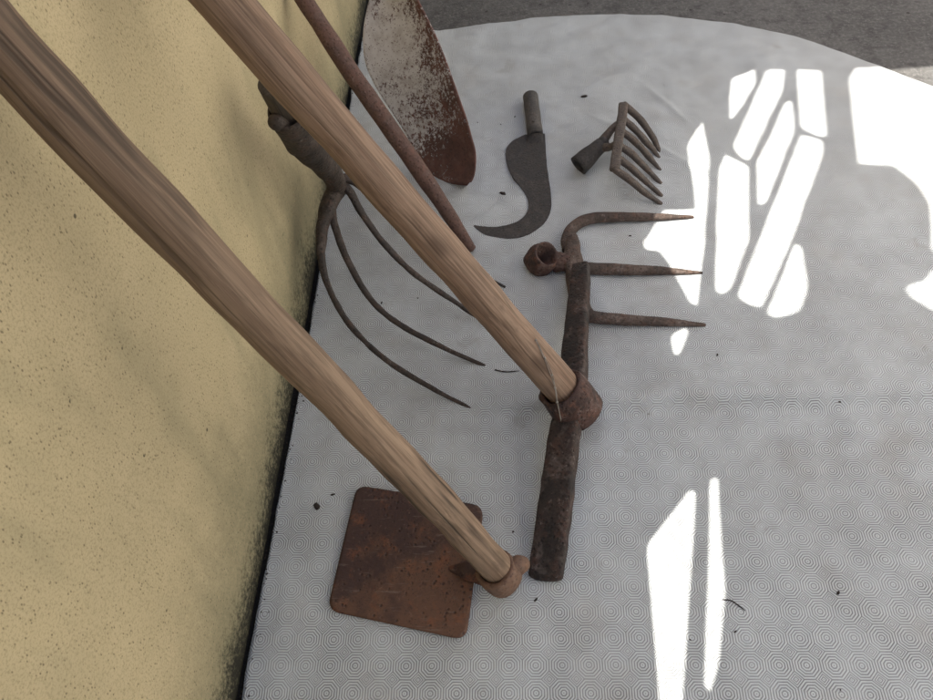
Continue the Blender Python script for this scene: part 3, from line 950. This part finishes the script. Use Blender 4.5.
lip = atd(276, 122, depth(p[5]) - 0.004)
sweep_d(bm, catmull([p[4], (p[4] + lip) / 2, lip], 5), [0.012, 0.0095, 0.0085], [0.012, 0.0095, 0.0085], k=0.8, seg=16, rough=0.001)
link("socket", bm, M['fork'], fk, p[3])
bm = bmesh.new()
s0 = p[4].copy(); s1 = atd(272, 84, depth(p[5]) - 0.03)
sweep_d(bm, straight(s0, s1, 10), [0.0150, 0.0145], [0.0150, 0.0145], k=0.2, seg=20, rough=0.0012)
link("handle_stub", bm, M['wood_dark'], fk, mtx=axis_frame(s0, s1))

# ---------------------------------------------------------------- iron rod leaning on the wall
rb = at(471, 249, CLOTH_T + 0.010); rt = atx(300, -6, WALL_X + 0.018)
rd = (rt - rb).normalized()
bm = bmesh.new()
re_ = rb + rd * ((WALL_X + 0.0145 - rb.x) / rd.x)
pp = [q + Vector((0.0018 * math.sin(i * 0.21), 0, 0)) for i, q in enumerate(straight(rb, re_, 34))]
rw = [0.0072, 0.0100, 0.0115, 0.0118, 0.0118, 0.0118, 0.0114, 0.0112]
sweep_d(bm, pp, rw, rw, k=0.5, seg=22, rough=0.0010, rscale=35, seed=61)
tag(link("iron_rod", bm, M['rod'], None, mtx=axis_frame(rb, re_)), "long reddish rusted iron rod leaning from the cloth to the yellow wall", "rod")

# ---------------------------------------------------------------- shovel
BLl = [(437, 189), (424, 170), (407, 136), (393, 114), (381, 96), (372, 80), (365, 62), (363, 42), (364, 24), (369, 2), (377, -18), (386, -34)]
BRr = [(463, 190), (473, 177), (475, 155), (471, 138), (466, 120), (459, 100), (452, 80), (444, 58), (434, 34), (419, 4), (409, -14), (400, -32)]
tipc = at(452, 190, CLOTH_T + 0.001); dt = depth(tipc)
shov = thing("shovel", "rusty shovel with flaking white paint, blade upright against the wall", "shovel", tipc)
bm = bmesh.new()
NS, NC = 66, 28
lp = catmull([Vector((a, b, 0)) for a, b in BLl], 6); rp = catmull([Vector((a, b, 0)) for a, b in BRr], 6)
D_TOP = dt - 0.07
rows = []; pw = []
nrow = len(lp)
for i in range(nrow):
    t = i / (nrow - 1)
    dcen = dt + (D_TOP - dt) * t
    wd = 0.012 + 0.034 * math.sin(math.pi * min(1, t * 0.85 + 0.12))
    l = atd(lp[i].x, lp[i].y, dcen + wd); r = atd(rp[i].x, rp[i].y, dcen - wd)
    if t < 0.04:
        l = at(lp[i].x, lp[i].y, CLOTH_T + 0.0015); r = at(rp[i].x, rp[i].y, CLOTH_T + 0.0015)
    row = []
    for j in range(NC + 1):
        s = j / NC
        q = l.lerp(r, s)
        sag = 0.022 * math.sin(math.pi * s) ** 0.8 * min(1, t * 2.5)
        vd = (q - CAM_LOC).normalized()
        row.append(q + vd * sag * 0.8)
        pw.append((t, s))
    rows.append(row)
# normals for thickness
vt = [[bm.verts.new(q) for q in row] for row in rows]
vb = []
for i in range(nrow):
    rb_ = []
    for j in range(NC + 1):
        a = rows[min(i + 1, nrow - 1)][j] - rows[max(i - 1, 0)][j]
        b = rows[i][min(j + 1, NC)] - rows[i][max(j - 1, 0)]
        nn = a.cross(b).normalized()
        if nn.dot(CAM_LOC - rows[i][j]) > 0: nn = -nn
        rb_.append(bm.verts.new(rows[i][j] + nn * 0.0022))
    vb.append(rb_)
for V in (vt, vb):
    for i in range(nrow - 1):
        for j in range(NC):
            bm.faces.new((V[i][j], V[i][j + 1], V[i + 1][j + 1], V[i + 1][j]))
for i in range(nrow - 1):
    for j in (0, NC):
        bm.faces.new((vt[i][j], vt[i + 1][j], vb[i + 1][j], vb[i][j]))
for j in range(NC):
    for i in (0, nrow - 1):
        bm.faces.new((vt[i][j], vt[i][j + 1], vb[i][j + 1], vb[i][j]))
sb = link("blade", bm, M['shovel'], shov, rows[20][14])
pa = sb.data.attributes.new("paint", 'FLOAT', 'POINT')
vals = []
for (t, s) in pw:
    # worn clean at the cutting end and along the right edge, paint left in the upper hollow
    v = 0.19 + 0.55 * max(0, min(1, (t - 0.10) / 0.5)) - 0.75 * max(0, s - 0.55) * (1.3 - 0.5 * t) + 0.16 * (1 - s)
    if s < 0.25 and t > 0.72: v -= 0.55 * min(1, (t - 0.72) / 0.12)
    vals.append(max(0.0, min(0.95, v)))
for i, v in enumerate(vals + vals): pa.data[i].value = v
topm = (rows[-1][0] + rows[-1][NC]) / 2
dirv = (topm - (rows[30][0] + rows[30][NC]) / 2).normalized()
bm = bmesh.new()
ks = straight(topm - dirv * 0.03, topm + dirv * 0.09, 6)
sweep_d(bm, ks, [0.014, 0.0185, 0.0195], [0.010, 0.0180, 0.0195], k=0.3, seg=22, rough=0.001)
link("socket", bm, M['rod'], shov, topm)
# ================================================================== SMALL LITTER ON THE CLOTH
def crumb(px, py, r, st=(1, 1, 0.5), rot=0.0, label=None):
    p = at(px, py, CLOTH_T)
    z = cloth_z(p.x, p.y)
    bm = bmesh.new()
    bmesh.ops.create_icosphere(bm, subdivisions=2, radius=1.0)
    for v in bm.verts:
        v.co *= 1 + 0.55 * noise.noise(v.co * 1.9 + Vector((px, py, 0)))
    mt = Matrix.Translation((p.x, p.y, z + r * st[2] * 0.55)) @ Matrix.Rotation(rot, 4, 'Z') @ Matrix.Diagonal((r * st[0], r * st[1], r * st[2], 1))
    bm.transform(mt)
    o = link("soil_crumb", bm, M['crumb'], None, Vector((p.x, p.y, z)))
    return tag(o, label or "tiny dark crumb of soil on the white cloth", "crumb", "soil crumbs on the cloth")
crumb(317, 507, 0.0032, (1, 1.5, 0.35), 0.6, "largest dark soil crumb on the cloth, left of the hoe blade near the wall")
crumb(333, 495, 0.0020, (1.5, 0.6, 0.4), 0.3)
crumb(503, 195, 0.0036, (1.3, 0.8, 0.5), -0.4, "dark flat crumb on the cloth inside the curve of the billhook")
crumb(584, 98, 0.0034, (1.6, 0.7, 0.5), 0.2, "dark crumb on the cloth between billhook socket and rake head")
for (a, b, r) in ((515, 119, .0012), (501, 127, .0010), (478, 125, .0010), (664, 87, .0010), (630, 238, .0013), (717, 356, .0014), (382, 304, .0016), (418, 299, .0012),
                  (536, 600, .0017), (513, 532, .0010), (838, 405, .0012), (838, 593, .0013), (690, 640, .0009), (735, 632, .0010), (840, 690, .0009)):
    crumb(a, b, r, (random.uniform(0.8, 1.8), random.uniform(0.6, 1.1), 0.6), random.uniform(0, 3))
bm = bmesh.new()
rg = random.Random(3)
for i in range(420):
    y = rg.uniform(-0.45, 1.3)
    x = WALL_X + 0.001 + abs(rg.gauss(0, 0.0055)) if i % 3 else XL * U + rg.uniform(-0.003, 0.007) * rg.random()
    z = 0.0015 if x < XL * U else cloth_z(x, y)
    rr_ = rg.uniform(0.0005, 0.0018) * (0.6 if x > XL * U else 1.0)
    res = bmesh.ops.create_icosphere(bm, subdivisions=1, radius=rr_)
    for v in res['verts']:
        v.co.x *= rg.uniform(0.7, 1.3); v.co.y *= rg.uniform(0.7, 1.6); v.co.z *= 0.7
        v.co += Vector((x, y, z + rr_ * 0.3))
o = link("loose_grit", bm, M['crumb'], None, Vector((WALL_X, 0.4, 0)))
tag(o, "fine dark grit lying in the gap between the cloth and the wall foot", "grit")
o["kind"] = "stuff"
def twig(l, r, label):
    p = []
    for a, b in l:
        q = at(a, b, CLOTH_T); q.z = cloth_z(q.x, q.y) + r * 0.9; p.append(q)
    bm = bmesh.new()
    sweep_d(bm, catmull(p, 6), [r, r * 1.1, r * 0.6], [r, r, r * 0.6], seg=8, rough=r * 0.3, rscale=300)
    tag(link("twig", bm, M['crumb'], None, p[0]), label, "twig")
twig([(495, 372), (506, 374), (519, 373)], 0.0008, "thin dark twig on the cloth beside the mattock handle")
twig([(722, 600), (731, 601), (740, 607), (745, 611)], 0.0006, "small bent twig on the cloth right of the narrow sunlit strip")
